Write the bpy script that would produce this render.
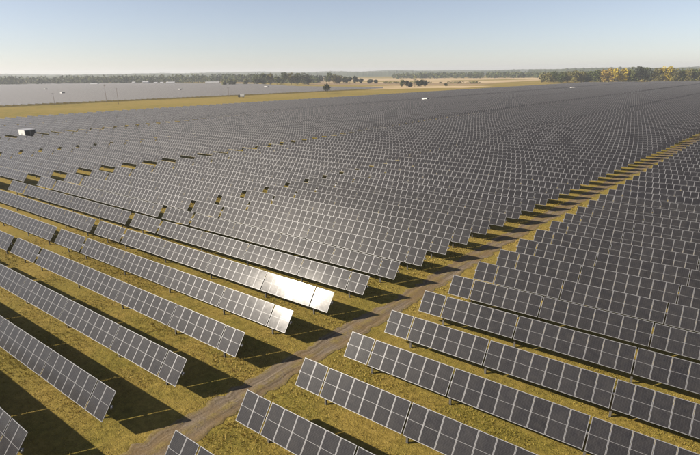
import bpy, math, random
import numpy as np
from mathutils import Matrix, Vector

for o in list(bpy.data.objects): bpy.data.objects.remove(o)
SC = bpy.context.scene
COL = SC.collection
S = 1.1                                    # metres per module pitch
AX = 1.8 * S                               # torque tube height above the ground

# ------------------------------------------------------------------ camera, sky, sun, exposure
cam = bpy.data.cameras.new('camera'); cam_o = bpy.data.objects.new('camera', cam); COL.objects.link(cam_o)
CR = Vector((0.80509333, 0.59306347, -0.01002212)); CU = Vector((-0.16752507, 0.24356166, 0.95530784)); CF = Vector((-0.56899919, 0.76743302, -0.29544287))
CO = Vector((27.9901 * S, -2.42216 * S, 19.10568 * S + AX))
cam_o.matrix_world = Matrix(((CR.x, CU.x, -CF.x, CO.x), (CR.y, CU.y, -CF.y, CO.y), (CR.z, CU.z, -CF.z, CO.z), (0, 0, 0, 1)))
cam.sensor_fit = 'HORIZONTAL'; cam.sensor_width = 36.0; cam.lens = 500.683 / 700 * 36.0
cam.clip_start = 0.5; cam.clip_end = 30000
SC.camera = cam_o

SUN = Vector((-0.61964, -0.58756, 0.52040)).normalized()
SUN_EL = math.asin(SUN.z); SUN_AZ = math.atan2(SUN.x, SUN.y)
world = bpy.data.worlds.new('World'); SC.world = world; world.use_nodes = True
wn = world.node_tree.nodes; wl = world.node_tree.links
sky = wn.new('ShaderNodeTexSky'); sky.sky_type = 'NISHITA'; sky.sun_disc = False
sky.sun_elevation = SUN_EL; sky.sun_rotation = SUN_AZ
sky.altitude = 100; sky.air_density = 0.76; sky.dust_density = 0.4; sky.ozone_density = 0.0
tint = wn.new('ShaderNodeMix'); tint.data_type = 'RGBA'; tint.blend_type = 'MULTIPLY'; tint.inputs[0].default_value = 1.0; tint.inputs[7].default_value = (1.0, .98, 1.06, 1)
wl.new(sky.outputs[0], tint.inputs[6]); hs = wn.new('ShaderNodeHueSaturation'); hs.inputs['Saturation'].default_value = .74; hs.inputs['Value'].default_value = .92
wl.new(tint.outputs[2], hs.inputs['Color']); wl.new(hs.outputs[0], wn['Background'].inputs[0]); wn['Background'].inputs[1].default_value = 0.065
sun = bpy.data.lights.new('sun', 'SUN'); sun.energy = 5.0; sun.angle = math.radians(0.55); sun.color = (1.0, 0.90, 0.76)
sun_o = bpy.data.objects.new('sun', sun); COL.objects.link(sun_o)
sun_o.rotation_euler = SUN.to_track_quat('Z', 'Y').to_euler(); sun_o.location = (-200, -200, 180)
SC.render.engine = 'CYCLES'
SC.view_settings.view_transform = 'Standard'; SC.view_settings.look = 'None'
SC.view_settings.gamma = 1.0; SC.view_settings.use_curve_mapping = False
SC.view_settings.exposure = 0.95

random.seed(7); rng = np.random.default_rng(11)

# ------------------------------------------------------------------ helpers
def sstep(a, b, x):
    t = np.clip((np.asarray(x, float) - a) / (b - a), 0, 1); return t * t * (3 - 2 * t)
SK = 0.10322                                # the row ends step sideways as the track runs
def terrain(x, y):                          # metres in, metres out
    x = np.asarray(x, float); y = np.asarray(y, float)
    far = sstep(90, 260, np.hypot(x - 30, y))
    return far * (.05 * np.sin(x / 61 + .7) * np.sin(y / 83) + .06 * np.sin(x / 140 - y / 190))
def mat(name, base, rough=0.8, spec=0.3, metal=0.0):
    m = bpy.data.materials.new(name); m.use_nodes = True
    b = m.node_tree.nodes['Principled BSDF']
    b.inputs['Base Color'].default_value = (*base, 1); b.inputs['Roughness'].default_value = rough
    b.inputs['Specular IOR Level'].default_value = spec; b.inputs['Metallic'].default_value = metal
    return m
class NT:
    def __init__(s, m): s.t = m.node_tree; s.b = s.t.nodes['Principled BSDF']
    def n(s, k, **kw):
        x = s.t.nodes.new(k)
        for a, b in kw.items(): setattr(x, a, b)
        return x
    def l(s, a, b): s.t.links.new(a, b)
    def pos(s): return s.n('ShaderNodeNewGeometry').outputs['Position']
    def noise(s, vec, scale, detail=4, rough=0.6):
        x = s.n('ShaderNodeTexNoise'); x.inputs['Scale'].default_value = scale; x.inputs['Detail'].default_value = detail
        x.inputs['Roughness'].default_value = rough; s.l(vec, x.inputs['Vector']); return x.outputs['Fac']
    def ramp(s, fac, stops):
        x = s.n('ShaderNodeValToRGB'); e = x.color_ramp.elements
        while len(e) > 1: e.remove(e[-1])
        e[0].position = stops[0][0]; e[0].color = (*stops[0][1], 1)
        for p, c in stops[1:]:
            q = e.new(p); q.color = (*c, 1)
        s.l(fac, x.inputs[0]); return x.outputs[0]
    def mix(s, fac, a, b, mode='MIX'):
        x = s.n('ShaderNodeMix', data_type='RGBA', blend_type=mode)
        for v, i in ((fac, 0), (a, 6), (b, 7)):
            if hasattr(v, 'links'): s.l(v, x.inputs[i])
            else: x.inputs[i].default_value = v if i == 0 else (*v, 1)
        return x.outputs[2]
    def math(s, op, a, b=0.0):
        x = s.n('ShaderNodeMath', operation=op)
        for v, i in ((a, 0), (b, 1)):
            if hasattr(v, 'links'): s.l(v, x.inputs[i])
            else: x.inputs[i].default_value = v
        return x.outputs[0]
    def scale(s, vec, k):
        x = s.n('ShaderNodeMapping'); x.inputs['Scale'].default_value = k; s.l(vec, x.inputs[0]); return x.outputs[0]
    def bump(s, h, strength, dist):
        x = s.n('ShaderNodeBump'); x.inputs['Strength'].default_value = strength; x.inputs['Distance'].default_value = dist
        s.l(h, x.inputs['Height']); s.l(x.outputs[0], s.b.inputs['Normal'])
class MB:
    """collects boxes, tubes and faces for one mesh"""
    def __init__(s): s.v = []; s.f = []; s.m = []
    def face(s, pts, mi=0):
        k = len(s.v); s.v += [tuple(p) for p in pts]; s.f.append(tuple(range(k, k + len(pts)))); s.m.append(mi)
    def box(s, x0, x1, y0, y1, z0, z1, mi=0, M=None, skip=()):
        k = len(s.v)
        c = [(x, y, z) for z in (z0, z1) for y in (y0, y1) for x in (x0, x1)]
        if M is not None: c = [tuple(M @ Vector(p)) for p in c]
        s.v += c
        for i, f in enumerate(((0, 2, 3, 1), (4, 5, 7, 6), (0, 1, 5, 4), (2, 6, 7, 3), (0, 4, 6, 2), (1, 3, 7, 5))):
            if i in skip: continue
            s.f.append(tuple(k + q for q in f)); s.m.append(mi)
    def tube(s, a, b, r0, r1=None, n=8, mi=0, cap=True):
        r1 = r0 if r1 is None else r1; a = Vector(a); b = Vector(b); d = (b - a).normalized()
        p = d.orthogonal().normalized(); q = d.cross(p); k = len(s.v)
        for c, r in ((a, r0), (b, r1)):
            for i in range(n):
                t = 2 * math.pi * i / n; s.v.append(tuple(c + (p * math.cos(t) + q * math.sin(t)) * r))
        for i in range(n):
            j = (i + 1) % n; s.f.append((k + i, k + j, k + n + j, k + n + i)); s.m.append(mi)
        if cap:
            s.f.append(tuple(k + n - 1 - i for i in range(n))); s.m.append(mi)
            s.f.append(tuple(k + n + i for i in range(n))); s.m.append(mi)
    def mesh(s, name, mats, smooth=False):
        me = bpy.data.meshes.new(name); me.from_pydata(s.v, [], s.f)
        for m in (mats if isinstance(mats, (list, tuple)) else [mats]): me.materials.append(m)
        me.polygons.foreach_set('material_index', s.m)
        if smooth: me.polygons.foreach_set('use_smooth', [True] * len(me.polygons))
        me.update(); return me
def npmesh(name, verts, faces, mats, mi=None, smooth=False):
    """verts (N,3), faces (M,k) arrays"""
    me = bpy.data.meshes.new(name); verts = np.asarray(verts, np.float32); faces = np.asarray(faces, np.int32)
    k = faces.shape[1]
    me.vertices.add(len(verts)); me.vertices.foreach_set('co', verts.ravel())
    me.loops.add(faces.size); me.loops.foreach_set('vertex_index', faces.ravel())
    me.polygons.add(len(faces)); me.polygons.foreach_set('loop_start', np.arange(0, faces.size, k, dtype=np.int32))
    for m in (mats if isinstance(mats, (list, tuple)) else [mats]): me.materials.append(m)
    if mi is not None: me.polygons.foreach_set('material_index', np.asarray(mi, np.int32))
    me.polygons.foreach_set('use_smooth', np.full(len(faces), smooth))
    me.update(calc_edges=True); return me
def obj(name, me, parent=None, loc=(0, 0, 0), rot=None):
    o = bpy.data.objects.new(name, me); COL.objects.link(o); o.location = loc
    if rot is not None: o.rotation_euler = rot
    if parent is not None: o.parent = parent
    return o
def tag(o, label=None, cat=None, group=None, kind=None):
    if label: o['label'] = label
    if cat: o['category'] = cat
    if group: o['group'] = group
    if kind: o['kind'] = kind
    return o
def project(p):                             # used only to sort which rows the photograph shows
    d = Vector(p) - CO; z = d.dot(CF)
    if z <= 0.1: return None
    return (350 + 500.68 * d.dot(CR) / z, 227.5 - 500.68 * d.dot(CU) / z, z)

# ------------------------------------------------------------------ materials
M = {}
# dry grass ground
m = M['ground'] = mat('dry_grass_ground', (.2, .15, .05), 0.95, 0.1); t = NT(m); p = t.pos()
n1 = t.noise(p, 0.16, 5, .62); n2 = t.noise(p, 1.6, 6, .7); n3 = t.noise(p, 9.0, 3, .7); n4 = t.noise(p, 0.012, 3, .5)
c1 = t.ramp(n2, [(.28, (.125, .090, .021)), (.45, (.200, .145, .034)), (.58, (.260, .190, .047)), (.75, (.34, .25, .080))])
c2 = t.ramp(n2, [(.28, (.085, .074, .015)), (.48, (.155, .129, .025)), (.62, (.210, .168, .035)), (.78, (.28, .212, .055))])
c = t.mix(t.ramp(n1, [(.40, (0, 0, 0)), (.60, (1, 1, 1))]), c1, c2)
c = t.mix(t.ramp(n4, [(.38, (0, 0, 0)), (.62, (.55, .55, .55))]), c, (.26, .190, .052))
c = t.mix(.55, c, t.ramp(n3, [(.3, (.55, .54, .52)), (.7, (1.2, 1.18, 1.1))]), 'MULTIPLY')
t.l(c, t.b.inputs['Base Color']); t.bump(t.math('ADD', n3, t.math('MULTIPLY', n2, 2.0)), 0.65, 0.12)
# grass blades
m = M['grass'] = mat('dry_grass_blades', (.24, .18, .05), 0.8, 0.15); t = NT(m)
at = t.n('ShaderNodeAttribute', attribute_name='tint')
c = t.ramp(at.outputs['Fac'], [(0, (.100, .090, .017)), (.3, (.185, .153, .029)), (.6, (.275, .206, .046)), (.85, (.345, .258, .076)), (1, (.27, .18, .055))])
t.l(c, t.b.inputs['Base Color'])
t.b.inputs['Subsurface Weight'].default_value = 0.0
# dirt track
m = M['dirt'] = mat('packed_dirt', (.2, .15, .1), 0.95, 0.12); t = NT(m); p = t.pos()
uv = t.n('ShaderNodeTexCoord').outputs['UV']
a = t.noise(t.scale(uv, (14, 1.2, 1)), 1.0, 5, .65); b = t.noise(p, 6.0, 5, .7); g = t.noise(p, .35, 3, .5)
c = t.ramp(a, [(.32, (.080, .059, .038)), (.5, (.150, .117, .082)), (.68, (.225, .183, .138))])
c = t.mix(t.ramp(g, [(.42, (0, 0, 0)), (.62, (.75, .75, .75))]), c, (.155, .104, .046))
c = t.mix(.5, c, t.ramp(b, [(.3, (.6, .58, .55)), (.7, (1.2, 1.2, 1.2))]), 'MULTIPLY')
su = t.n('ShaderNodeSeparateXYZ'); t.l(uv, su.inputs[0])
ru = t.math('ABSOLUTE', t.math('SUBTRACT', t.math('ABSOLUTE', t.math('SUBTRACT', t.math('ADD', su.outputs[0], t.math('MULTIPLY', t.math('SUBTRACT', a, .5), .10)), .5)), .25))
weeds = t.math('MULTIPLY', t.ramp(ru, [(.07, (0, 0, 0)), (.21, (1, 1, 1))]), t.ramp(t.noise(p, 1.1, 5, .7), [(.40, (0, 0, 0)), (.62, (1, 1, 1))]))
c = t.mix(t.math('MULTIPLY', weeds, .8), c, t.ramp(b, [(.3, (.10, .078, .022)), (.7, (.25, .19, .06))]))
t.l(c, t.b.inputs['Base Color']); t.bump(b, .9, .06)
# stubble fields
m = M['stubble'] = mat('harvested_stubble', (.38, .28, .15), 0.95, 0.1); t = NT(m); p = t.pos()
c = t.ramp(t.noise(t.scale(p, (.02, .002, 1)), 1.0, 4, .6), [(.3, (.26, .19, .095)), (.5, (.38, .28, .155)), (.7, (.46, .36, .22))])
t.l(c, t.b.inputs['Base Color'])
m = M['ploughed'] = mat('brown_field', (.24, .17, .10), 0.95, 0.1); t = NT(m); p = t.pos()
c = t.ramp(t.noise(t.scale(p, (.004, .03, 1)), 1.0, 4, .6), [(.3, (.17, .12, .065)), (.7, (.30, .21, .12))])
t.l(c, t.b.inputs['Base Color'])
# module glass with half cut cells
m = M['glass'] = mat('module_glass', (.03, .03, .03), 0.2, 0.5); t = NT(m)
uv = t.n('ShaderNodeTexCoord').outputs['UV']; sp = t.n('ShaderNodeSeparateXYZ'); t.l(uv, sp.inputs[0])
def lines(src, n, w):
    f = t.math('FRACT', t.math('MULTIPLY', src, n)); return t.math('LESS_THAN', t.math('ABSOLUTE', t.math('SUBTRACT', f, .5)), w)
gx = lines(t.math('ADD', sp.outputs[0], 1 / 12), 6, .018); gy = lines(t.math('ADD', sp.outputs[1], 1 / 48), 24, .035)
grid = t.math('MAXIMUM', gx, gy)
oi = t.n('ShaderNodeObjectInfo')
basec = t.ramp(oi.outputs['Random'], [(0, (.0135, .0132, .0155)), (.5, (.0162, .0158, .0182)), (1, (.0198, .0193, .0218))])
dust = t.noise(t.pos(), 2.3, 4, .6)
basec = t.mix(t.ramp(dust, [(.35, (0, 0, 0)), (.75, (.16, .16, .16))]), basec, (.085, .078, .068))
t.l(t.mix(t.math('MULTIPLY', grid, .35), basec, (.11, .11, .112)), t.b.inputs['Base Color'])
t.b.inputs['Roughness'].default_value = .40; t.b.inputs['Specular IOR Level'].default_value = .05; t.b.inputs['Coat Weight'].default_value = .21; t.b.inputs['Coat IOR'].default_value = 1.4
t.l(t.math('ADD', t.math('MULTIPLY', dust, .06), .10), t.b.inputs['Coat Roughness'])
m = M['glass_far'] = mat('module_glass_plain', (.022, .021, .022), 0.40, 0.07); t = NT(m); t.b.inputs['Coat Weight'].default_value = .17; t.b.inputs['Coat IOR'].default_value = 1.4; t.b.inputs['Coat Roughness'].default_value = .13
t.l(t.ramp(t.noise(t.pos(), .35, 3, .6), [(.3, (.0160, .0156, .0180)), (.7, (.0232, .0226, .0254))]), t.b.inputs['Base Color'])
M['frame'] = mat('anodised_aluminium', (.175, .175, .182), 0.45, 0.35, 0.2)
M['band'] = mat('white_cell_gap', (.15, .15, .154), 0.4, 0.4)
M['steel'] = mat('galvanised_steel', (.17, .165, .16), 0.5, 0.5, 0.6)
M['back'] = mat('grey_backsheet', (.35, .35, .35), 0.7, 0.3)
M['box'] = mat('grey_motor_housing', (.30, .30, .31), 0.5, 0.4)
# far rows: one slab each, module grid in the material
m = M['slab'] = mat('distant_module_slab', (.03, .03, .03), 0.45, 0.14); t = NT(m); p = t.pos()
sp = t.n('ShaderNodeSeparateXYZ'); t.l(p, sp.inputs[0])
f = t.math('FRACT', t.math('DIVIDE', sp.outputs[0], S)); g = t.math('LESS_THAN', f, .13)
t.l(t.mix(g, (.045, .043, .045), (.23, .225, .22)), t.b.inputs['Base Color'])
def leafmat(name, stops):
    m = mat(name, stops[0][1], 0.75, 0.2); t = NT(m)
    at = t.n('ShaderNodeAttribute', attribute_name='tint'); t.l(t.ramp(at.outputs['Fac'], stops), t.b.inputs['Base Color']); return m
M['leaf_green'] = leafmat('green_foliage', [(0, (.032, .046, .013)), (.5, (.066, .082, .022)), (1, (.115, .12, .036))])
M['leaf_olive'] = leafmat('olive_foliage', [(0, (.060, .060, .018)), (.5, (.125, .115, .034)), (1, (.20, .17, .055))])
M['leaf_dark'] = leafmat('dark_foliage', [(0, (.018, .024, .012)), (.5, (.034, .042, .020)), (1, (.060, .066, .030))])
M['leaf_yellow'] = leafmat('yellow_autumn_foliage', [(0, (.18, .15, .022)), (.5, (.38, .29, .030)), (1, (.50, .39, .06))])
M['leaf_orange'] = leafmat('orange_autumn_foliage', [(0, (.14, .10, .025)), (.5, (.29, .20, .04)), (1, (.40, .28, .06))])
M['leaf_pale'] = leafmat('pale_foliage', [(0, (.13, .13, .06)), (.5, (.20, .20, .09)), (1, (.28, .27, .13))])
M['bark'] = mat('bark', (.11, .085, .06), 0.9, 0.1)
M['white'] = mat('white_painted_metal', (.62, .62, .61), 0.5, 0.4)
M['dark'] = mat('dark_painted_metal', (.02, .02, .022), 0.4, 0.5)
M['rubber'] = mat('black_rubber', (.018, .018, .018), 0.8, 0.2)
M['concrete'] = mat('concrete', (.38, .36, .33), 0.9, 0.2)
M['wood'] = mat('weathered_pole_wood', (.15, .11, .08), 0.9, 0.1)
M['roof'] = mat('grey_roof_sheet', (.34, .34, .34), 0.5, 0.4)
M['wall'] = mat('pale_wall', (.50, .49, .46), 0.8, 0.2)
M['pane'] = mat('dark_window_pane', (.03, .035, .04), 0.15, 0.5)
m = M['hill'] = mat('wooded_hill', (.07, .08, .04), 0.95, 0.1); t = NT(m); p = t.pos()
c = t.ramp(t.noise(t.scale(p, (.004, .004, .02)), 1.0, 6, .7), [(.3, (.035, .045, .022)), (.55, (.065, .075, .035)), (.75, (.12, .11, .055))])
t.l(c, t.b.inputs['Base Color'])

# ------------------------------------------------------------------ ground, track, fields, hills
def graded(a, b, fine0, fine1, step, grow=1.18):
    l = list(np.arange(fine0, fine1 + step, step)); s = step; x = l[-1]
    while x < b: s *= grow; x += s; l.append(min(x, b))
    s = step; x = l[0]; lo = []
    while x > a: s *= grow; x -= s; lo.append(max(x, a))
    return np.array(lo[::-1] + l)
gx = graded(-7000, 7000, -300, 60, 6.0); gy = graded(-7000, 7000, -40, 300, 6.0)
X, Y = np.meshgrid(gx, gy); Z = terrain(X, Y)
nx = len(gx); idx = np.arange(len(gx) * len(gy)).reshape(len(gy), nx)
F = np.stack([idx[:-1, :-1], idx[:-1, 1:], idx[1:, 1:], idx[1:, :-1]], -1).reshape(-1, 4)
tag(obj('ground', npmesh('ground', np.stack([X, Y, Z], -1).reshape(-1, 3), F, M['ground'], smooth=True)), kind='structure')

TRK_V = np.array([-120, -60, 10, 35, 52, 80, 160, 300, 700, 1200]); TRK_U = np.array([-2.0, 1.2, 4.55, 5.85, 6.8, 9.4, 18.2, 33.0, 74.5, 126.0])
def track_u(v):
    return (np.interp(v - 8, TRK_V, TRK_U) + np.interp(v, TRK_V, TRK_U) + np.interp(v + 8, TRK_V, TRK_U)) / 3
def noise1(n, sm):
    a = rng.normal(size=n + 8 * sm); k = np.hanning(2 * sm + 1); k /= k.sum(); a = np.convolve(a, k, 'same')[4 * sm:4 * sm + n]; return a / (a.std() + 1e-9)
vs = np.concatenate([np.arange(-60, 120, .22), np.arange(120, 420, 1.2)]); n = len(vs)
el = noise1(n, 2) * .12 + noise1(n, 6) * .10 + noise1(n, 40) * .10; er = noise1(n, 2) * .12 + noise1(n, 6) * .10 + noise1(n, 40) * .10
cross = np.linspace(-1, 1, 17); uc = track_u(vs)
hw = 1.1
prof = 0.022 - 0.035 * np.exp(-((np.abs(cross) - .5) / .17) ** 2) + .02 * np.exp(-(cross / .22) ** 2) - .035 * (np.abs(cross) > .99)
U = uc[:, None] + np.where(cross[None] < 0, cross[None] * (hw + el[:, None]), cross[None] * (hw + er[:, None]))
X = U * S; Y = np.repeat(vs[:, None] * S, len(cross), 1); Z = terrain(X, Y) + .03 + prof[None] + rng.normal(size=X.shape) * .004
k = len(cross); idx = np.arange(n * k).reshape(n, k)
F = np.stack([idx[:-1, :-1], idx[:-1, 1:], idx[1:, 1:], idx[1:, :-1]], -1).reshape(-1, 4)
me = npmesh('dirt_track', np.stack([X, Y, Z], -1).reshape(-1, 3), F, M['dirt'], smooth=True)
uvl = me.uv_layers.new(name='UVMap'); co = np.stack([np.repeat(cross[None], n, 0) * .5 + .5, np.repeat(vs[:, None] * .12, k, 1)], -1).reshape(-1, 2)
uvl.data.foreach_set('uv', co[F.ravel()].astype(np.float32).ravel())
tag(obj('dirt_track', me), kind='structure')

def patch(name, pts, m, dz=.06):
    me = bpy.data.meshes.new(name); me.from_pydata([(x * S, y * S, dz) for x, y in pts], [], [tuple(range(len(pts)))]); me.materials.append(m)
    return tag(obj(name, me), kind='structure')
patch('harvested_field', [(-1150, 905), (-330, 905), (-330, 1700), (-1400, 1700)], M['stubble'])
patch('brown_field', [(-640, 745), (-310, 765), (-300, 880), (-700, 880)], M['ploughed'])
patch('stubble_field', [(-345, 545), (-262, 560), (-255, 740), (-420, 735), (-440, 600)], M['stubble'])

hx = np.linspace(-6500, 6500, 260)
def ridge(name, dist, base, amp, az0, az1, nn, seed):
    r = np.random.default_rng(seed); az = np.radians(np.linspace(az0, az1, nn))
    h = base + amp * (np.convolve(r.normal(size=nn + 60), np.hanning(41) / 6, 'same')[30:-30]) + 2.2 * np.abs(r.normal(size=nn))
    h = np.maximum(h, base * .45)
    rows = []
    for d, f in ((-500, -.1), (-260, .45), (-80, .85), (0, 1.0), (400, .9), (800, -.1)):
        rows.append(np.stack([np.sin(az) * (dist + d), np.cos(az) * (dist + d), h * f - (1 if f < 0 else 0)], -1))
    V = np.stack(rows); idx = np.arange(6 * nn).reshape(6, nn)
    F = np.stack([idx[:-1, :-1], idx[:-1, 1:], idx[1:, 1:], idx[1:, :-1]], -1).reshape(-1, 4)
    tag(obj(name, npmesh(name, V.reshape(-1, 3), F, M['hill'])), kind='structure')
ridge('far_hills', 5200, 34, 5, -110, 40, 900, 3)
ridge('hills', 3600, 25, 2.5, -110, -18, 700, 5)
ridge('near_hills', 3000, 31, 2.5, -17, 40, 300, 8)

# ------------------------------------------------------------------ solar trackers
MW, MH = 1.092, 2.066                       # module size
SECT = (2, 6, 8, 8, 8, 6); GAPS = (.095, .095, .095, .095, .44); MP = 1.0130
MODS = []                                   # (distance of module centre from the road end in module pitches, section)
SECX = []                                   # gap centres
x = 0.0
for i, q in enumerate(SECT):
    for j in range(q): MODS.append((x + MP / 2, i)); x += MP
    if i < len(GAPS): SECX.append(x + GAPS[i] / 2); x += GAPS[i]
TLEN = x
POSTS = (SECX[0], SECX[1], SECX[2], SECX[3], SECX[4], TLEN - 2.0)
TILT = math.radians(53.4)

def module_mesh():
    b = MB(); w, h = MW / 2, MH / 2; fr = .023; zt, zg, zb = .022, .018, -.014
    # frame ring: top lip, inner wall, outer wall
    o = [(-w, -h), (w, -h), (w, h), (-w, h)]; i = [(-w + fr, -h + fr), (w - fr, -h + fr), (w - fr, h - fr), (-w + fr, h - fr)]
    for k in range(4):
        j = (k + 1) % 4
        b.face([(*o[k], zt), (*o[j], zt), (*i[j], zt), (*i[k], zt)], 0)
        b.face([(*i[k], zt), (*i[j], zt), (*i[j], zg), (*i[k], zg)], 0)
        b.face([(*o[k], zb), (*o[j], zb), (*o[j], zt), (*o[k], zt)], 0)
    b.face([(*o[3], zb), (*o[2], zb), (*o[1], zb), (*o[0], zb)], 3)
    # laminate: white margin and centre gap, then the two fields of half cells
    ix, iy = w - fr, h - fr; cx, cy, cm = ix - .011, iy - .011, .011
    b.face([(-ix, -iy, zg), (ix, -iy, zg), (ix, iy, zg), (-ix, iy, zg)], 2)
    b.face([(-cx, -cy, zg + .001), (cx, -cy, zg + .001), (cx, -cm, zg + .001), (-cx, -cm, zg + .001)], 1)
    b.face([(-cx, cm, zg + .001), (cx, cm, zg + .001), (cx, cy, zg + .001), (-cx, cy, zg + .001)], 1)
    # mounting rail under the laminate and the clamp that shows at the centre joint
    b.box(-.03, .03, -.42, .42, -.075, -.014, 0)
    b.box(w - .004, w + .012, -.055, .055, -.02, .03, 0)
    me = b.mesh('solar_module', [M['frame'], M['glass'], M['band'], M['back']])
    uv = me.uv_layers.new(name='UVMap')
    for li, l in enumerate(me.loops):
        c = me.vertices[l.vertex_index].co; uv.data[li].uv = ((c.x + cx) / (2 * cx), (c.y + cy) / (2 * cy))
    return me
ME_MODULE = module_mesh()

def tilted(tilt, side):
    # side -1: tracker runs towards -X from its road end; +1 towards +X
    return Matrix.Rotation(tilt, 4, 'X')
def array_mesh(side, full=True):
    b = MB(); h = MH / 2; i0 = 0; x = 0.0; R = Matrix.Rotation(TILT, 4, 'X')
    for q in SECT:
        a0, a1 = sorted((side * x * S, side * (x + q * MP) * S))
        b.box(a0 + .012, a1 - .012, -h, h, -.014, .020, 0, R)
        for j in range(q):
            m0, m1 = sorted((side * (x + j * MP) * S, side * (x + (j + 1) * MP) * S)); m0 += .043; m1 -= .043
            for y0, y1 in ((-h + .034, -.010), (.010, h - .034)):
                b.face([R @ Vector((m0, y0, .024)), R @ Vector((m1, y0, .024)), R @ Vector((m1, y1, .024)), R @ Vector((m0, y1, .024))], 1)
        x += q * MP + (GAPS[i0] if i0 < len(GAPS) else 0); i0 += 1
    return b.mesh('module_array', [M['frame'], M['glass_far']])
ME_ARRAY = {-1: array_mesh(-1), 1: array_mesh(1)}
def tube_mesh(side):
    b = MB(); b.tube((-side * .16, 0, 0), (side * (TLEN * S + .16), 0, 0), .062, n=8); return b.mesh('torque_tube', M['steel'], True)
ME_TUBE = {-1: tube_mesh(-1), 1: tube_mesh(1)}
TOFF = -.14                                  # tube sits below the module plane, along its normal
def post_mesh():
    b = MB(); w, t_ = .075, .012
    b.box(-w, w, -t_ / 2 - .05, t_ / 2 - .05, -.5, AX - .16, 0); b.box(-w, w, .044, .056, -.5, AX - .16, 0); b.box(-t_ / 2, t_ / 2, -.044, .044, -.5, AX - .16, 0)
    return b.mesh('post', M['steel'])
def bearing_mesh():
    b = MB(); b.tube((-.05, 0, 0), (.05, 0, 0), .115, n=10); b.box(-.06, .06, -.09, .09, -.24, -.09, 0); return b.mesh('bearing', M['steel'])
def cap_mesh():
    b = MB(); b.tube((-.07, 0, 0), (.07, 0, 0), .07, n=10); b.box(-.03, .03, -.13, .13, -.05, .05, 0); return b.mesh('end_bracket', M['frame'])
def drive_mesh():
    b = MB(); b.tube((-.11, 0, 0), (.11, 0, 0), .19, n=12); b.tube((0, -.03, -.18), (0, .42, -.30), .07, n=8); b.box(-.13, .13, .10, .18, -.5, -.2, 0)
    return b.mesh('drive_motor', M['box'])
ME_POST, ME_BEAR, ME_CAP, ME_DRIVE = post_mesh(), bearing_mesh(), cap_mesh(), drive_mesh()

PITCH = 4.74323
LEFT = (0.0, -40.4, -85.4, -126.6, -175.5, -216.8)     # near ends of the six columns west of the track, before the step
LEFT2 = (1.5, -45.6, -95.2, -138.8, -189.0, -226.0); LEN2 = (44.2, 43.8, 41.4, 40.8, 35.6, 35.0)   # farther up the field
def left_spec(k, c):
    v = k * PITCH; f = float(sstep(65, 215, v))
    return (LEFT[c] * (1 - f) + LEFT2[c] * f + SK * v, v, -1, 1 + f * (LEN2[c] / TLEN - 1))
def right_spec(k, c):                                   # k counts as the left rows do
    v = k * PITCH + .072; return (6.807 + SK * (k - 2) * PITCH + c * 41.0, v, 1, 1.0)
KEND = {0: 218, 1: 216, 2: 213, 3: 208, 4: 200, 5: 192}
specs = []
for c in range(6):
    for k in range(-3, KEND[c]): specs.append(('L', c, k) + left_spec(k, c))
for c in range(2):
    for k in range(-3, 64 if c == 0 else 40): specs.append(('R', c, k) + right_spec(k, c))
def visible(sp):
    _, c, k, u, v, sd, sx = sp; best = None; hit = 0
    for f in np.linspace(0, 1, 21):
        x = (u + sd * sx * TLEN * f) * S; y = v * S; z = float(terrain(x, y)) + AX
        for q in (-.8, .8):
            r = project((x, y + q * .6, z + q))
            if r and 1 < r[0] < 699 and 1 < r[1] < 454: hit += 1; best = r[2] if best is None else min(best, r[2])
    return best if hit >= 1 else None
vis = []; rest = []
for sp in specs:
    d = visible(sp)
    (vis.append((d, sp)) if d is not None else rest.append(sp))
vis.sort(key=lambda a: a[0])
named = vis[:300]; rest += [s for _, s in vis[300:]]

ONES = ['', 'first', 'second', 'third', 'fourth', 'fifth', 'sixth', 'seventh', 'eighth', 'ninth', 'tenth', 'eleventh', 'twelfth', 'thirteenth', 'fourteenth', 'fifteenth', 'sixteenth', 'seventeenth', 'eighteenth', 'nineteenth']
def ordinal(n):
    if n < 20: return ONES[n]
    tens = {2: ('twentieth', 'twenty'), 3: ('thirtieth', 'thirty'), 4: ('fortieth', 'forty'), 5: ('fiftieth', 'fifty'), 6: ('sixtieth', 'sixty'), 7: ('seventieth', 'seventy'), 8: ('eightieth', 'eighty'), 9: ('ninetieth', 'ninety')}[n // 10]
    return tens[0] if n % 10 == 0 else tens[1] + '-' + ONES[n % 10]
order = {}
for d, sp in vis: order.setdefault((sp[0], sp[1]), []).append(sp[2])
for q in order.values(): q.sort()
COLTXT = {('L', 0): 'solar tracker bordering the dirt track on its left, {} row from the bottom',
          ('R', 0): 'solar tracker bordering the dirt track on its right, {} row from the bottom',
          ('L', 1): 'solar tracker in second column left of the dirt track, {} row counted from the front',
          ('L', 2): 'solar tracker in third column, past the first grass lane, {} row from front',
          ('L', 3): 'solar tracker in fourth column left of the dirt track, {} row from the front',
          ('L', 4): 'solar tracker in fifth column, beyond the inverter cabin lane, {} row from front',
          ('L', 5): 'solar tracker in last column beside the yellow grass strip, {} row from the front'}
SPECIAL = {('L', 0, 6): 'solar tracker with blinding white sun glare along its end beside the dirt track',
           ('L', 0, 5): 'solar tracker with soft whitish glare at its end, one row before the blinding one',
           ('L', 0, 7): 'solar tracker one row behind the one with blinding white sun glare, left of track'}
SECJIT = {('L', 0, 6): (1.0, 1.25, -1.0, -1.3, -.9, -.6), ('L', 0, 5): (.05, .35, .7, 1.0, 1, 1), ('L', 0, 7): (-1.6, -1.5, -1.6, -1.0, -.8, -.6), ('L', 0, 8): (-1, -.9, -1.1, -.8, -.8, -.6), ('L', 0, 4): (.9, 1, 1, 1, .8, .8)}
r3 = random.Random(5)
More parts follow.
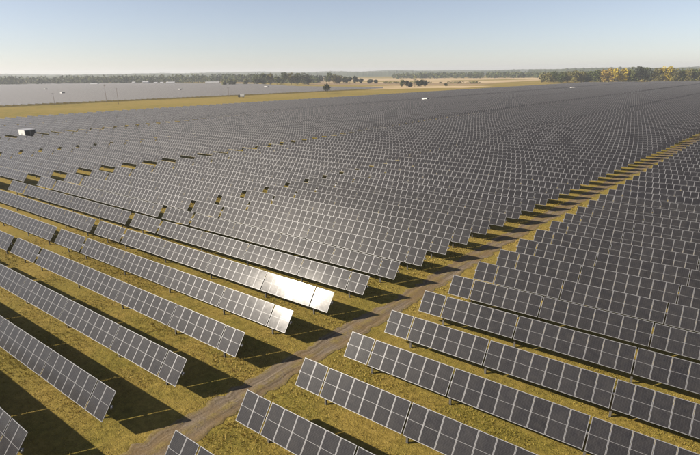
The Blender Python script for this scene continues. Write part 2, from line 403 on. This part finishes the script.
for d, sp in named:
    sd_, c, k, u, v, side, sx = sp
    x0, y0 = u * S, v * S; zc = float(terrain((u + side * TLEN / 2) * S, y0))
    root = obj('solar_tracker', None, loc=(x0, y0, zc + r3.gauss(0, .025))); root.empty_display_size = .5; root.scale = (sx, 1, 1)
    n = order[(sd_, c)].index(k) + 1
    tag(root, SPECIAL.get((sd_, c, k)) or COLTXT[(sd_, c)].format(ordinal(n)), 'solar panel', 'single-row solar trackers of the solar farm')
    jit = r3.gauss(0, .45) if (sd_, c, k) not in SECJIT else 0.0
    near = d < 78
    tl = TILT + math.radians(jit)
    if near:
        sj = SECJIT.get((sd_, c, k)) or [r3.gauss(0, .22) for _ in SECT]
        for mx, si in MODS:
            a = tl + math.radians(sj[si] + r3.gauss(0, .13))
            obj('solar_module', ME_MODULE, root, (side * mx * S, 0, AX), (a, 0, 0))
    else:
        tag(obj('module_array', ME_ARRAY[side], root, (0, 0, AX), (math.radians(jit), 0, 0)), kind='stuff')
    tz = (0, -math.sin(tl) * TOFF, AX + math.cos(tl) * TOFF)
    obj('torque_tube', ME_TUBE[side], root, tz)
    for q in POSTS:
        po = obj('post', ME_POST, root, (side * q * S, tz[1], tz[2] - AX))
        if near: obj('bearing', ME_BEAR, po, (0, 0, AX))
    if near:
        for e in (-.05, TLEN + .05): obj('end_bracket', ME_CAP, root, (side * e * S, tz[1], tz[2]), (tl, 0, 0))
        obj('drive_motor', ME_DRIVE, root, (side * SECX[4] * S, tz[1], tz[2]))
# the rest of the rows, past the three hundred that show largest
def simple_row(side, mod_split):
    b = MB(); h = MH / 2; x = 0.0; R = Matrix.Rotation(TILT, 4, 'X')
    for i0, q in enumerate(SECT if mod_split else (TLEN / MP,)):
        a0, a1 = sorted((side * x * S, side * (x + q * MP) * S)); b.box(a0, a1, -h, h, -.014, .020, 0, R)
        x += q * MP + (GAPS[i0] if i0 < len(GAPS) else 0)
    if mod_split:
        for mx, si in MODS:
            m0, m1 = side * mx * S - MP * S / 2 + .043, side * mx * S + MP * S / 2 - .043
            for y0, y1 in ((-h + .034, -.010), (.010, h - .034)):
                b.face([R @ Vector((m0, y0, .024)), R @ Vector((m1, y0, .024)), R @ Vector((m1, y1, .024)), R @ Vector((m0, y1, .024))], 1)
    for q in (POSTS[0], POSTS[2], POSTS[4], POSTS[5]):
        b.box(side * q * S - .07, side * q * S + .07, -.06, .06, -AX - .4, -.1, 2)
    return np.array(b.v), b.f, b.m
def big(name, items, proto, mats, label, cat):
    Vs, Fs, Ms = [], [], []; k = 0; P = {s: (a, np.array(f), np.array(m)) for s, (a, f, m) in proto.items()}
    for (x, y, z, s, sx) in items:
        a, f, m = P[s]; Vs.append(a * np.array((sx, 1, 1)) + np.array((x, y, z))); Fs.append(f + k); Ms.append(m); k += len(a)
    return tag(obj(name, npmesh(name, np.concatenate(Vs), np.concatenate(Fs), mats, np.concatenate(Ms))), label, cat, kind='stuff')
items = []
for sd_, c, k, u, v, side, sx in rest:
    items.append((u * S, v * S, float(terrain((u + side * TLEN / 2) * S, v * S)) + AX + r3.gauss(0, .03), side, sx))
big('solar_tracker_rows', items, {s: simple_row(s, True) for s in (-1, 1)}, [M['frame'], M['glass_far'], M['steel']], 'dense dark grey mass of distant solar tracker rows reaching to the autumn trees', 'solar farm')
items = []
for k in range(24, 150):
    v = k * PITCH
    for c in range(25):
        us = -402 - c * 41.6 - (c // 2) * 3.5; u = us + SK * v
        if v > 575 + 150 * float(sstep(-430, -800, u)) : continue
        if v < .30 * (-u) + 15: continue
        items.append((u * S, v * S, AX, -1, 1.0))
big('far_solar_tracker_rows', items, {-1: simple_row(-1, False)}, [M['slab'], M['slab'], M['steel']], 'pale grey far block of solar rows beyond the yellow grass strip at left', 'solar farm')

# ------------------------------------------------------------------ grass tufts (uncountable)
def grass(name, nt, u0, u1, v0, v1, hmin, hmax, wid, label):
    u = rng.uniform(u0, u1, nt); v = rng.uniform(v0, v1, nt)
    ang = rng.uniform(0, 6.28, (6, 2)); fr = rng.uniform(.08, .9, 6)
    den = sum(np.sin(fr[i] * (u * math.cos(ang[i, 0]) + v * math.sin(ang[i, 0])) + ang[i, 1]) for i in range(6)) / 6
    dt = np.abs(u - track_u(v)); edge = .95 + .2 * np.sin(v * 1.9) * np.sin(v * .63) + .35 * rng.random(nt)
    mid = (dt < .30) & (rng.random(nt) < .22)
    keep = ((dt > edge) & (rng.random(nt) < np.clip(.75 + den * .8, .3, 1))) | mid
    u, v, den = u[keep], v[keep], den[keep]; nt = len(u); nb = 5
    h = rng.uniform(hmin, hmax, nt) * np.clip(.85 + den * .9, .4, 1.5)
    px = np.repeat(u * S, nb); py = np.repeat(v * S, nb); hh = np.repeat(h, nb) * rng.uniform(.55, 1.15, nt * nb)
    a = rng.uniform(0, 6.283, nt * nb); sp = rng.uniform(.1, .8, nt * nb) * hh; off = rng.uniform(0, .16, nt * nb)
    bx = px + np.cos(a) * off; by = py + np.sin(a) * off; bz = terrain(bx, by) - .02
    w = wid * rng.uniform(.6, 1.4, nt * nb); ca, sa = -np.sin(a), np.cos(a)
    V = np.stack([np.stack([bx - ca * w, by - sa * w, bz], -1), np.stack([bx + ca * w, by + sa * w, bz], -1),
                  np.stack([bx + np.cos(a) * sp, by + np.sin(a) * sp, bz + hh], -1)], 1).reshape(-1, 3)
    F = np.arange(len(V)).reshape(-1, 3); me = npmesh(name, V, F, M['grass'])
    hue = .48 + .28 * np.sin(u * .11 + v * .05 + 1) * np.sin(v * .09 - u * .03) + .18 * sstep(-20, 12, u)
    tint = np.clip(np.repeat(hue + rng.normal(size=nt) * .12, nb) + rng.normal(size=nt * nb) * .08, 0, 1)
    at = me.attributes.new('tint', 'FLOAT', 'POINT'); at.data.foreach_set('value', np.repeat(tint, 3).astype(np.float32))
    return tag(obj(name, me), label, 'grass', kind='stuff')
grass('dry_grass', 110000, -46, 32, -4, 34, .05, .17, .022, 'dry yellow and olive grass growing between the nearest solar rows')
grass('dry_grass', 50000, -48, 24, 34, 84, .08, .20, .045, 'dry yellow grass between the middle rows and beside the track')

# ------------------------------------------------------------------ trees
def crown_mesh(name, h, w, base, nleaf, size, m, seed, lobes=7, flat=False):
    r = np.random.default_rng(seed); cs = []
    for i in range(lobes):
        z = base + (h - base) * r.uniform(.2, .82); rad = w * .5 * r.uniform(.35, .62); a = r.uniform(0, 6.28); o = r.uniform(0, w * .5 - rad * .6) * (1 if z < h * .75 else .5)
        cs.append((math.cos(a) * o, math.sin(a) * o, z, rad, min(rad * r.uniform(.8, 1.1), (h - z) * 1.0 + .3)))
    cs.append((0, 0, base + (h - base) * .62, w * .34, (h - base) * .38))
    cs = np.array(cs); pick = r.integers(0, len(cs), nleaf); q = r.normal(size=(nleaf, 3)); q /= np.linalg.norm(q, axis=1)[:, None]
    q *= (r.uniform(.45, 1.06, nleaf) ** .6)[:, None]
    p = cs[pick, :3] + q * cs[pick][:, [3, 3, 4]]; p[:, 2] = np.maximum(p[:, 2], base * .8)
    a = r.normal(size=(nleaf, 3)); a /= np.linalg.norm(a, axis=1)[:, None]; b = np.cross(a, r.normal(size=(nleaf, 3))); b /= np.linalg.norm(b, axis=1)[:, None]
    s = size * r.uniform(.5, 1.3, nleaf)[:, None]
    V = np.stack([p - a * s, p - b * s * .7, p + a * s, p + b * s * .7], 1).reshape(-1, 3)
    me = npmesh(name, V, np.arange(len(V)).reshape(-1, 4), m)
    lt = r.uniform(.2, .8, len(cs)); t_ = np.clip(lt[pick] + r.normal(size=nleaf) * .15, 0, 1)
    at = me.attributes.new('tint', 'FLOAT', 'POINT'); at.data.foreach_set('value', np.repeat(t_, 4).astype(np.float32))
    return me
def trunk_mesh(name, h, w, base, seed):
    r = random.Random(seed); b = MB(); rr = max(.12, h * .022)
    b.tube((0, 0, -.3), (0, 0, base * 1.1), rr * 1.25, rr * .9, 8); b.tube((0, 0, base * 1.1), (r.uniform(-.3, .3), r.uniform(-.3, .3), h * .8), rr * .9, rr * .25, 7)
    for i in range(6):
        a = i * 1.05 + r.uniform(-.3, .3); z = base + (h - base) * r.uniform(.0, .45); l = w * r.uniform(.25, .42)
        b.tube((0, 0, z), (math.cos(a) * l, math.sin(a) * l, z + l * r.uniform(.6, 1.1)), rr * .45, rr * .12, 5)
    return b.mesh(name, M['bark'])
def tree(name, u, v, h, w, m, label, group=None, base=None, seed=0, nleaf=420, size=None, cat='tree'):
    base = h * .16 if base is None else base
    root = obj(name, None, loc=(u * S, v * S, float(terrain(u * S, v * S))))
    obj('trunk', trunk_mesh('trunk', h, w, base, seed), root); obj('crown', crown_mesh('crown', h, w, base, nleaf, size or w * .085, m, seed), root)
    return tag(root, label, cat, group)
KIND = {'g': ('leaf_green', 'green'), 'o': ('leaf_olive', 'olive'), 'd': ('leaf_dark', 'dark green'), 'y': ('leaf_yellow', 'bright yellow'), 'y2': ('leaf_olive', 'yellowish olive'), 'or': ('leaf_orange', 'orange tinged'), 'p': ('leaf_pale', 'pale green')}
RW = [(-239, 946, 19, 'o'), (-233, 963, 22, 'g'), (-219, 956, 21, 'g'), (-211, 969, 24, 'o'), (-198, 962, 24, 'y2'), (-189, 974, 24, 'o'), (-179, 981, 23, 'g'), (-167, 978, 25, 'g'), (-157, 980, 27, 'or'), (-148, 987, 28, 'or'), (-137, 984, 29, 'y'), (-126, 991, 29, 'y'), (-116, 997, 30, 'g'), (-106, 999, 32, 'd'), (-96, 1005, 29, 'g'), (-88, 1006, 26, 'd'), (-79, 1007, 28, 'y2'), (-70, 1013, 31, 'y'), (-61, 1014, 30, 'y'), (-51, 1014, 26, 'o'), (-43, 1020, 26, 'g'), (-35, 1021, 27, 'o'), (-27, 1026, 26, 'g'), (-18, 1027, 27, 'o')]
AWAY = 1.0
for i, (u, v, h, kd) in enumerate(RW):
    mk, word = KIND[kd]
    tree('broadleaf_tree', u, v + 8, h * .94, 20 + (i * 7 % 5), M[mk], '{} tree in the wood behind the solar farm, {} from that wood\'s left end'.format(word, ordinal(i + 1)), 'trees of the autumn wood', base=1.2, seed=100 + i, nleaf=1100, size=1.15)
MWD = [(-650, 566, 14, 'p'), (-640, 570, 16, 'p'), (-635, 576, 15, 'p'), (-637, 604, 14, 'p'), (-625, 617, 24, 'g'), (-621, 628, 26, 'g'), (-613, 637, 27, 'o'), (-601, 642, 26, 'g'), (-596, 653, 28, 'g'), (-584, 658, 27, 'o'), (-579, 668, 27, 'g'), (-568, 672, 26, 'd'), (-565, 681, 23, 'd'), (-556, 728, 26, 'g'), (-546, 729, 22, 'o'), (-539, 735, 20, 'o'), (-534, 745, 17, 'g'), (-527, 750, 16, 'd'), (-516, 752, 18, 'd'), (-511, 762, 12, 'd'), (-497, 771, 9, 'd'), (-489, 777, 8, 'd')]
for i, (u, v, h, kd) in enumerate(MWD):
    mk, word = KIND[kd]; f = 1.11
    u = 28 + (u - 28) * f; v = -2.4 + (v + 2.4) * f
    tree('hedgerow_tree' if h < 20 else 'broadleaf_tree', u, v, h * .92, 21 if h > 20 else 14, M[mk], '{} tree in the belt behind the far solar block, {} from the belt\'s left'.format(word, ordinal(i + 1)), 'trees of the middle belt', base=.5, seed=200 + i, nleaf=600, size=1.3)
tree('lone_tree', -324, 433, 11.5, 10.5, M['leaf_dark'], 'lone dark round tree standing by itself on the yellow grass strip', base=2.2, seed=301, nleaf=900, size=.62)
BU = [(-358, 647, 13, 'g', 'leftmost green shrub of the clump on the tan field right of centre'), (-351, 650, 10, 'd', 'dark shrub second from left in the clump on the tan field'), (-348, 655, 8, 'd', 'small dark shrub in the middle of the clump on the tan field'),
      (-340, 662, 10, 'd', 'dark shrub right of the pale bare tree in the tan field clump'), (-335, 665, 13, 'd', 'tall dark shrub at the right of the clump on the tan field'), (-331, 668, 12, 'd', 'rightmost dark shrub of the clump on the tan field')]
for i, (u, v, h, kd, lab) in enumerate(BU):
    tree('shrub', u, v, h, 9.5, M[KIND[kd][0]], lab, 'shrubs of the field clump', base=.6, seed=320 + i, nleaf=420, size=.8, cat='shrub')
tree('thin_tree', -348, 668, 18, 11, M['leaf_pale'], 'thin pale half bare tree rising from the shrub clump on the tan field', base=4, seed=330, nleaf=190, size=.55)
tree('shrub', -323, 717, 5.5, 9, M['leaf_dark'], 'low dark shrub alone on the tan field, right of the shrub clump', 'shrubs of the field clump', base=.4, seed=331, nleaf=300, size=.6, cat='shrub')

# far woods that read as one mass each
def wood(name, line, depth, step, h0, h1, nl, size, m, label, seed):
    r = np.random.default_rng(seed); P = np.array(line, float); seg = np.r_[0, np.cumsum(np.linalg.norm(np.diff(P, axis=0), axis=1))]
    n = int(seg[-1] / step); V = []; T = []
    for i in range(n):
        s = r.uniform(0, seg[-1]); c = np.array([np.interp(s, seg, P[:, 0]), np.interp(s, seg, P[:, 1])]) * S
        d = (c - np.array([CO.x, CO.y])); d /= np.linalg.norm(d); c = c + d * r.uniform(0, depth)
        h = r.uniform(h0, h1); w = r.uniform(9, 17); z0 = float(terrain(c[0], c[1]))
        q = r.normal(size=(nl, 3)); q /= np.linalg.norm(q, axis=1)[:, None]; q *= (r.uniform(.4, 1.05, nl) ** .6)[:, None]
        p = np.stack([c[0] + q[:, 0] * w / 2, c[1] + q[:, 1] * w / 2, z0 + h * .52 + q[:, 2] * h * .5], -1)
        a = r.normal(size=(nl, 3)); a /= np.linalg.norm(a, axis=1)[:, None]; b = np.cross(a, r.normal(size=(nl, 3))); b /= np.linalg.norm(b, axis=1)[:, None]
        sz = size * r.uniform(.6, 1.3, nl)[:, None]
        V.append(np.stack([p - a * sz, p - b * sz * .75, p + a * sz, p + b * sz * .75], 1).reshape(-1, 3)); T.append(np.clip(r.uniform(.1, .9) + r.normal(size=nl) * .12, 0, 1).repeat(4))
    V = np.concatenate(V); me = npmesh(name, V, np.arange(len(V)).reshape(-1, 4), m)
    at = me.attributes.new('tint', 'FLOAT', 'POINT'); at.data.foreach_set('value', np.concatenate(T).astype(np.float32))
    tag(obj(name, me), label, 'wood', kind='stuff')
wood('left_wood', [(-1420, 300), (-1350, 495), (-1285, 600), (-1200, 710), (-1110, 815), (-980, 890), (-850, 880)], 220, 1.5, 15, 24, 46, 2.3, M['leaf_green'], 'long grey green wood along the horizon at far left', 21)
wood('belt_wood', [(-860, 820), (-740, 850), (-690, 870)], 120, 2.4, 10, 17, 46, 2.2, M['leaf_green'], 'green woodland mass behind the tree belt left of centre', 22)
wood('dark_belt', [(-880, 1010), (-745, 1010)], 60, 3.0, 13, 18, 46, 2.2, M['leaf_dark'], 'dark green belt of trees before the tan field left of centre', 26)
wood('horizon_wood', [(-900, 1500), (-640, 1560), (-450, 1640), (-300, 1700)], 500, 1.5, 14, 22, 46, 2.6, M['leaf_green'], 'hazy wood beyond the tan harvested field at centre', 23)
wood('right_wood', [(-262, 990), (-210, 1005), (-130, 1030), (-30, 1060), (110, 1100)], 140, 1.4, 14, 21, 50, 2.0, M['leaf_olive'], 'olive woodland mass behind the yellow autumn trees at right', 24)
wood('scrub', [(-520, 850), (-400, 880), (-340, 900)], 20, 5, 2.5, 5, 30, 1.2, M['leaf_olive'], 'low olive scrub line along the edge of the tan field', 25)

# ------------------------------------------------------------------ inverter cabins, poles, vehicle, sheds
def cabin(u, v, label, L=6.5, W=3.6, H=3.2, rz=0.0, transformer=True):
    root = obj('inverter_cabin', None, loc=(u * S, v * S, float(terrain(u * S, v * S))), rot=(0, 0, rz))
    b = MB(); b.box(-L / 2 - .3, L / 2 + (3.2 if transformer else .3), -W / 2 - .3, W / 2 + .3, -.3, .35); obj('plinth', b.mesh('plinth', M['concrete']), root)
    b = MB(); b.box(-L / 2, L / 2, -W / 2, W / 2, .35, .35 + H)
    for i in range(int(L / .5)): b.box(-L / 2 + .12 + i * .5, -L / 2 + .34 + i * .5, -W / 2 - .03, -W / 2 - .002, .5, .2 + H); b.box(-L / 2 + .12 + i * .5, -L / 2 + .34 + i * .5, W / 2 + .002, W / 2 + .03, .5, .2 + H)
    body = obj('body', b.mesh('body', M['white']), root)
    b = MB(); b.box(-L / 2 - .1, L / 2 + .1, -W / 2 - .1, W / 2 + .1, .35 + H + .003, .5 + H); obj('roof', b.mesh('roof', M['box']), root)
    b = MB(); b.box(-.55, .55, -W / 2 - .07, -W / 2 - .034, .45, 2.6); d = obj('door', b.mesh('door', M['box']), body)
    b = MB(); b.box(.38, .44, -W / 2 - .12, -W / 2 - .072, 1.3, 1.6); obj('handle', b.mesh('handle', M['dark']), d) if False else None
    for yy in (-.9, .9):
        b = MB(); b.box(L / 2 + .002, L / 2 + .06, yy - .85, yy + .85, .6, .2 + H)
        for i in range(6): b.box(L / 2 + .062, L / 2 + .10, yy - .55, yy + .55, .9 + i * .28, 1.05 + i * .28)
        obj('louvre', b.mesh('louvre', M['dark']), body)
    if transformer:
        b = MB(); b.box(L / 2 + .8, L / 2 + 2.6, -1.0, 1.0, .35, 2.3)
        for i in range(6): b.box(L / 2 + .9 + i * .28, L / 2 + 1.05 + i * .28, -1.35, -1.002, .6, 2.0); b.box(L / 2 + .9 + i * .28, L / 2 + 1.05 + i * .28, 1.002, 1.35, .6, 2.0)
        for i in range(3): b.tube((L / 2 + 1.2 + i * .5, 0, 2.3), (L / 2 + 1.2 + i * .5, 0, 2.8), .09, .06, 6)
        obj('transformer', b.mesh('transformer', M['box']), root)
    return tag(root, label, 'cabin', 'white inverter cabins')
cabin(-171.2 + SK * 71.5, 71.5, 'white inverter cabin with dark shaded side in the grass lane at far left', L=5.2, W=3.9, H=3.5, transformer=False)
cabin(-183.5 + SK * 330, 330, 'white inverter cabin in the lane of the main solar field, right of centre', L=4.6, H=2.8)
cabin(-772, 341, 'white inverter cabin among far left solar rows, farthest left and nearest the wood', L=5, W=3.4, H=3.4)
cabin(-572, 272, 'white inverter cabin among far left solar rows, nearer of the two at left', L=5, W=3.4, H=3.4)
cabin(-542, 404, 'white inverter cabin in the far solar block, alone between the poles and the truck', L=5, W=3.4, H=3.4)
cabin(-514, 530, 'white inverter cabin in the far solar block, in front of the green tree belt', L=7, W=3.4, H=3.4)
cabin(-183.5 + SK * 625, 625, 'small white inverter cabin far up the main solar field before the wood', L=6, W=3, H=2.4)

def pole(u, v, h, label):
    root = obj('utility_pole', None, loc=(u * S, v * S, float(terrain(u * S, v * S))), rot=(0, 0, .9))
    b = MB(); b.tube((0, 0, -.5), (0, 0, h), .14, .09, 8); obj('shaft', b.mesh('shaft', M['wood']), root)
    b = MB(); b.box(-1.2, 1.2, .13, .25, h - .9, h - .75); arm = obj('crossarm', b.mesh('crossarm', M['wood']), root)
    for x in (-1.0, -.35, .35, 1.0):
        b = MB(); b.tube((x, .19, h - .75), (x, .19, h - .5), .05, .04, 6); obj('insulator', b.mesh('insulator', M['dark']), arm)
    return tag(root, label, 'utility pole', 'utility poles on the grass strip')
pole(-340, 196, 16, 'tall thin utility pole on the grass strip, taller left one of the close pair')
pole(-342, 206, 13, 'thin utility pole on the grass strip, shorter right one of the close pair')
pole(-375, 175, 10, 'thin short utility pole farthest left, before the far solar rows')
pole(-353, 322, 10, 'thin utility pole just left of the dark and white truck')

def truck(u, v, rz):
    root = obj('truck', None, loc=(u * S, v * S, float(terrain(u * S, v * S))), rot=(0, 0, rz))
    b = MB(); b.box(-3.0, 3.0, -.5, .5, .55, .8); obj('chassis', b.mesh('chassis', M['dark']), root)
    b = MB(); pts = [(-3.3, .6), (-3.3, 1.5), (-3.0, 1.7), (-2.6, 2.75), (-1.2, 2.75), (-1.2, .6)]
    k = len(pts); l = [(x, -1.1, z) for x, z in pts]; r_ = [(x, 1.1, z) for x, z in pts]
    b.face(l[::-1]); b.face(r_)
    for i in range(k): j = (i + 1) % k; b.face([l[i], l[j], r_[j], r_[i]])
    cab = obj('cab', b.mesh('cab', M['dark']), root)
    b = MB(); b.face([(-2.99, -1.0, 1.78), (-2.99, 1.0, 1.78), (-2.66, 1.0, 2.64), (-2.66, -1.0, 2.64)][::-1]); obj('windscreen', b.mesh('windscreen', M['pane']), cab)
    for s in (-1, 1):
        b = MB(); b.box(-2.6, -1.4, s * 1.105 - .01, s * 1.105 + .01, 1.75, 2.5); obj('side_window', b.mesh('side_window', M['pane']), cab)
    b = MB(); b.box(-1.0, 3.1, -1.2, 1.2, .85, 3.2); obj('cargo_box', b.mesh('cargo_box', M['white']), root)
    for x in (-2.3, 1.9):
        for s in (-1, 1):
            b = MB(); b.tube((x, s * .85, .48), (x, s * 1.15, .48), .48, n=14); w = obj('wheel', b.mesh('wheel', M['rubber']), root)
            b = MB(); b.tube((x, s * 1.152, .48), (x, s * 1.17, .48), .25, n=10); obj('rim', b.mesh('rim', M['steel']), w)
    tag(root, 'small truck with dark front and white box standing on the yellow grass strip', 'truck')
truck(-338, 324, .62)

def shed(u, v, L, W, H, label, rz=.62):
    root = obj('shed', None, loc=(u * S, v * S, float(terrain(u * S, v * S))), rot=(0, 0, rz))
    b = MB(); b.box(-L / 2, L / 2, -W / 2, W / 2, -.3, H, skip=(1,)); wl_ = obj('wall', b.mesh('wall', M['wall']), root)
    b = MB(); e = .5; r_ = W * .22
    for s in (-1, 1):
        b.face([(-L / 2 - e, s * (W / 2 + e), H - .05), (L / 2 + e, s * (W / 2 + e), H - .05), (L / 2 + e, 0, H + r_), (-L / 2 - e, 0, H + r_)][::s])
        b.face([(s * L / 2, -W / 2, H), (s * L / 2, W / 2, H), (s * L / 2, 0, H + r_ - .1)][::s])
    obj('roof', b.mesh('roof', M['roof']), root)
    b = MB(); b.box(-2, 2, -W / 2 - .08, -W / 2 - .003, 0, H * .75); obj('door', b.mesh('door', M['box']), root)
    for q in range(int(L // 12)):
        if abs(-L / 2 + 6 + q * 12) < 4: continue
        b = MB(); b.box(-L / 2 + 5 + q * 12, -L / 2 + 7.5 + q * 12, -W / 2 - .06, -W / 2 - .003, H * .4, H * .75); obj('window', b.mesh('window', M['pane']), root)
    tag(root, label, 'shed', 'pale sheds before the far wood')
SH = [(-1117, 593, 22, 5), (-1077, 664, 9, 8), (-1055, 680, 18, 9), (-1035, 693, 10, 6), (-1028, 704, 9, 6), (-1009, 714, 26, 6.5), (-906, 750, 42, 6)]
SHL = ['pale low shed farthest left before the far wood', 'small tall pale shed second from the left before the far wood', 'pale gabled shed left of the three white sheds in front of wood', 'small white shed just right of the pale gabled shed',
       'small white shed at left of the long white one', 'long white shed in the row before the far wood', 'longest pale shed, rightmost before the far wood near the pale trees']
for (u, v, l, h), lab in zip(SH, SHL): shed(u, v, l * .8, 9, h * .62, lab)

# ------------------------------------------------------------------ haze
b = MB(); b.box(-7600, 7600, -7600, 7600, -6.0, 82)
hm = bpy.data.materials.new('haze'); hm.use_nodes = True; nt = hm.node_tree; nt.nodes.remove(nt.nodes['Principled BSDF'])
pv = nt.nodes.new('ShaderNodeVolumePrincipled'); pv.inputs['Color'].default_value = (.93, .96, 1.0, 1); pv.inputs['Density'].default_value = 0.00014; pv.inputs['Anisotropy'].default_value = 0.2
nt.links.new(pv.outputs[0], nt.nodes['Material Output'].inputs['Volume'])
tag(obj('haze', b.mesh('haze', hm)), 'thin pale haze lying over the whole plain', 'haze', kind='stuff')
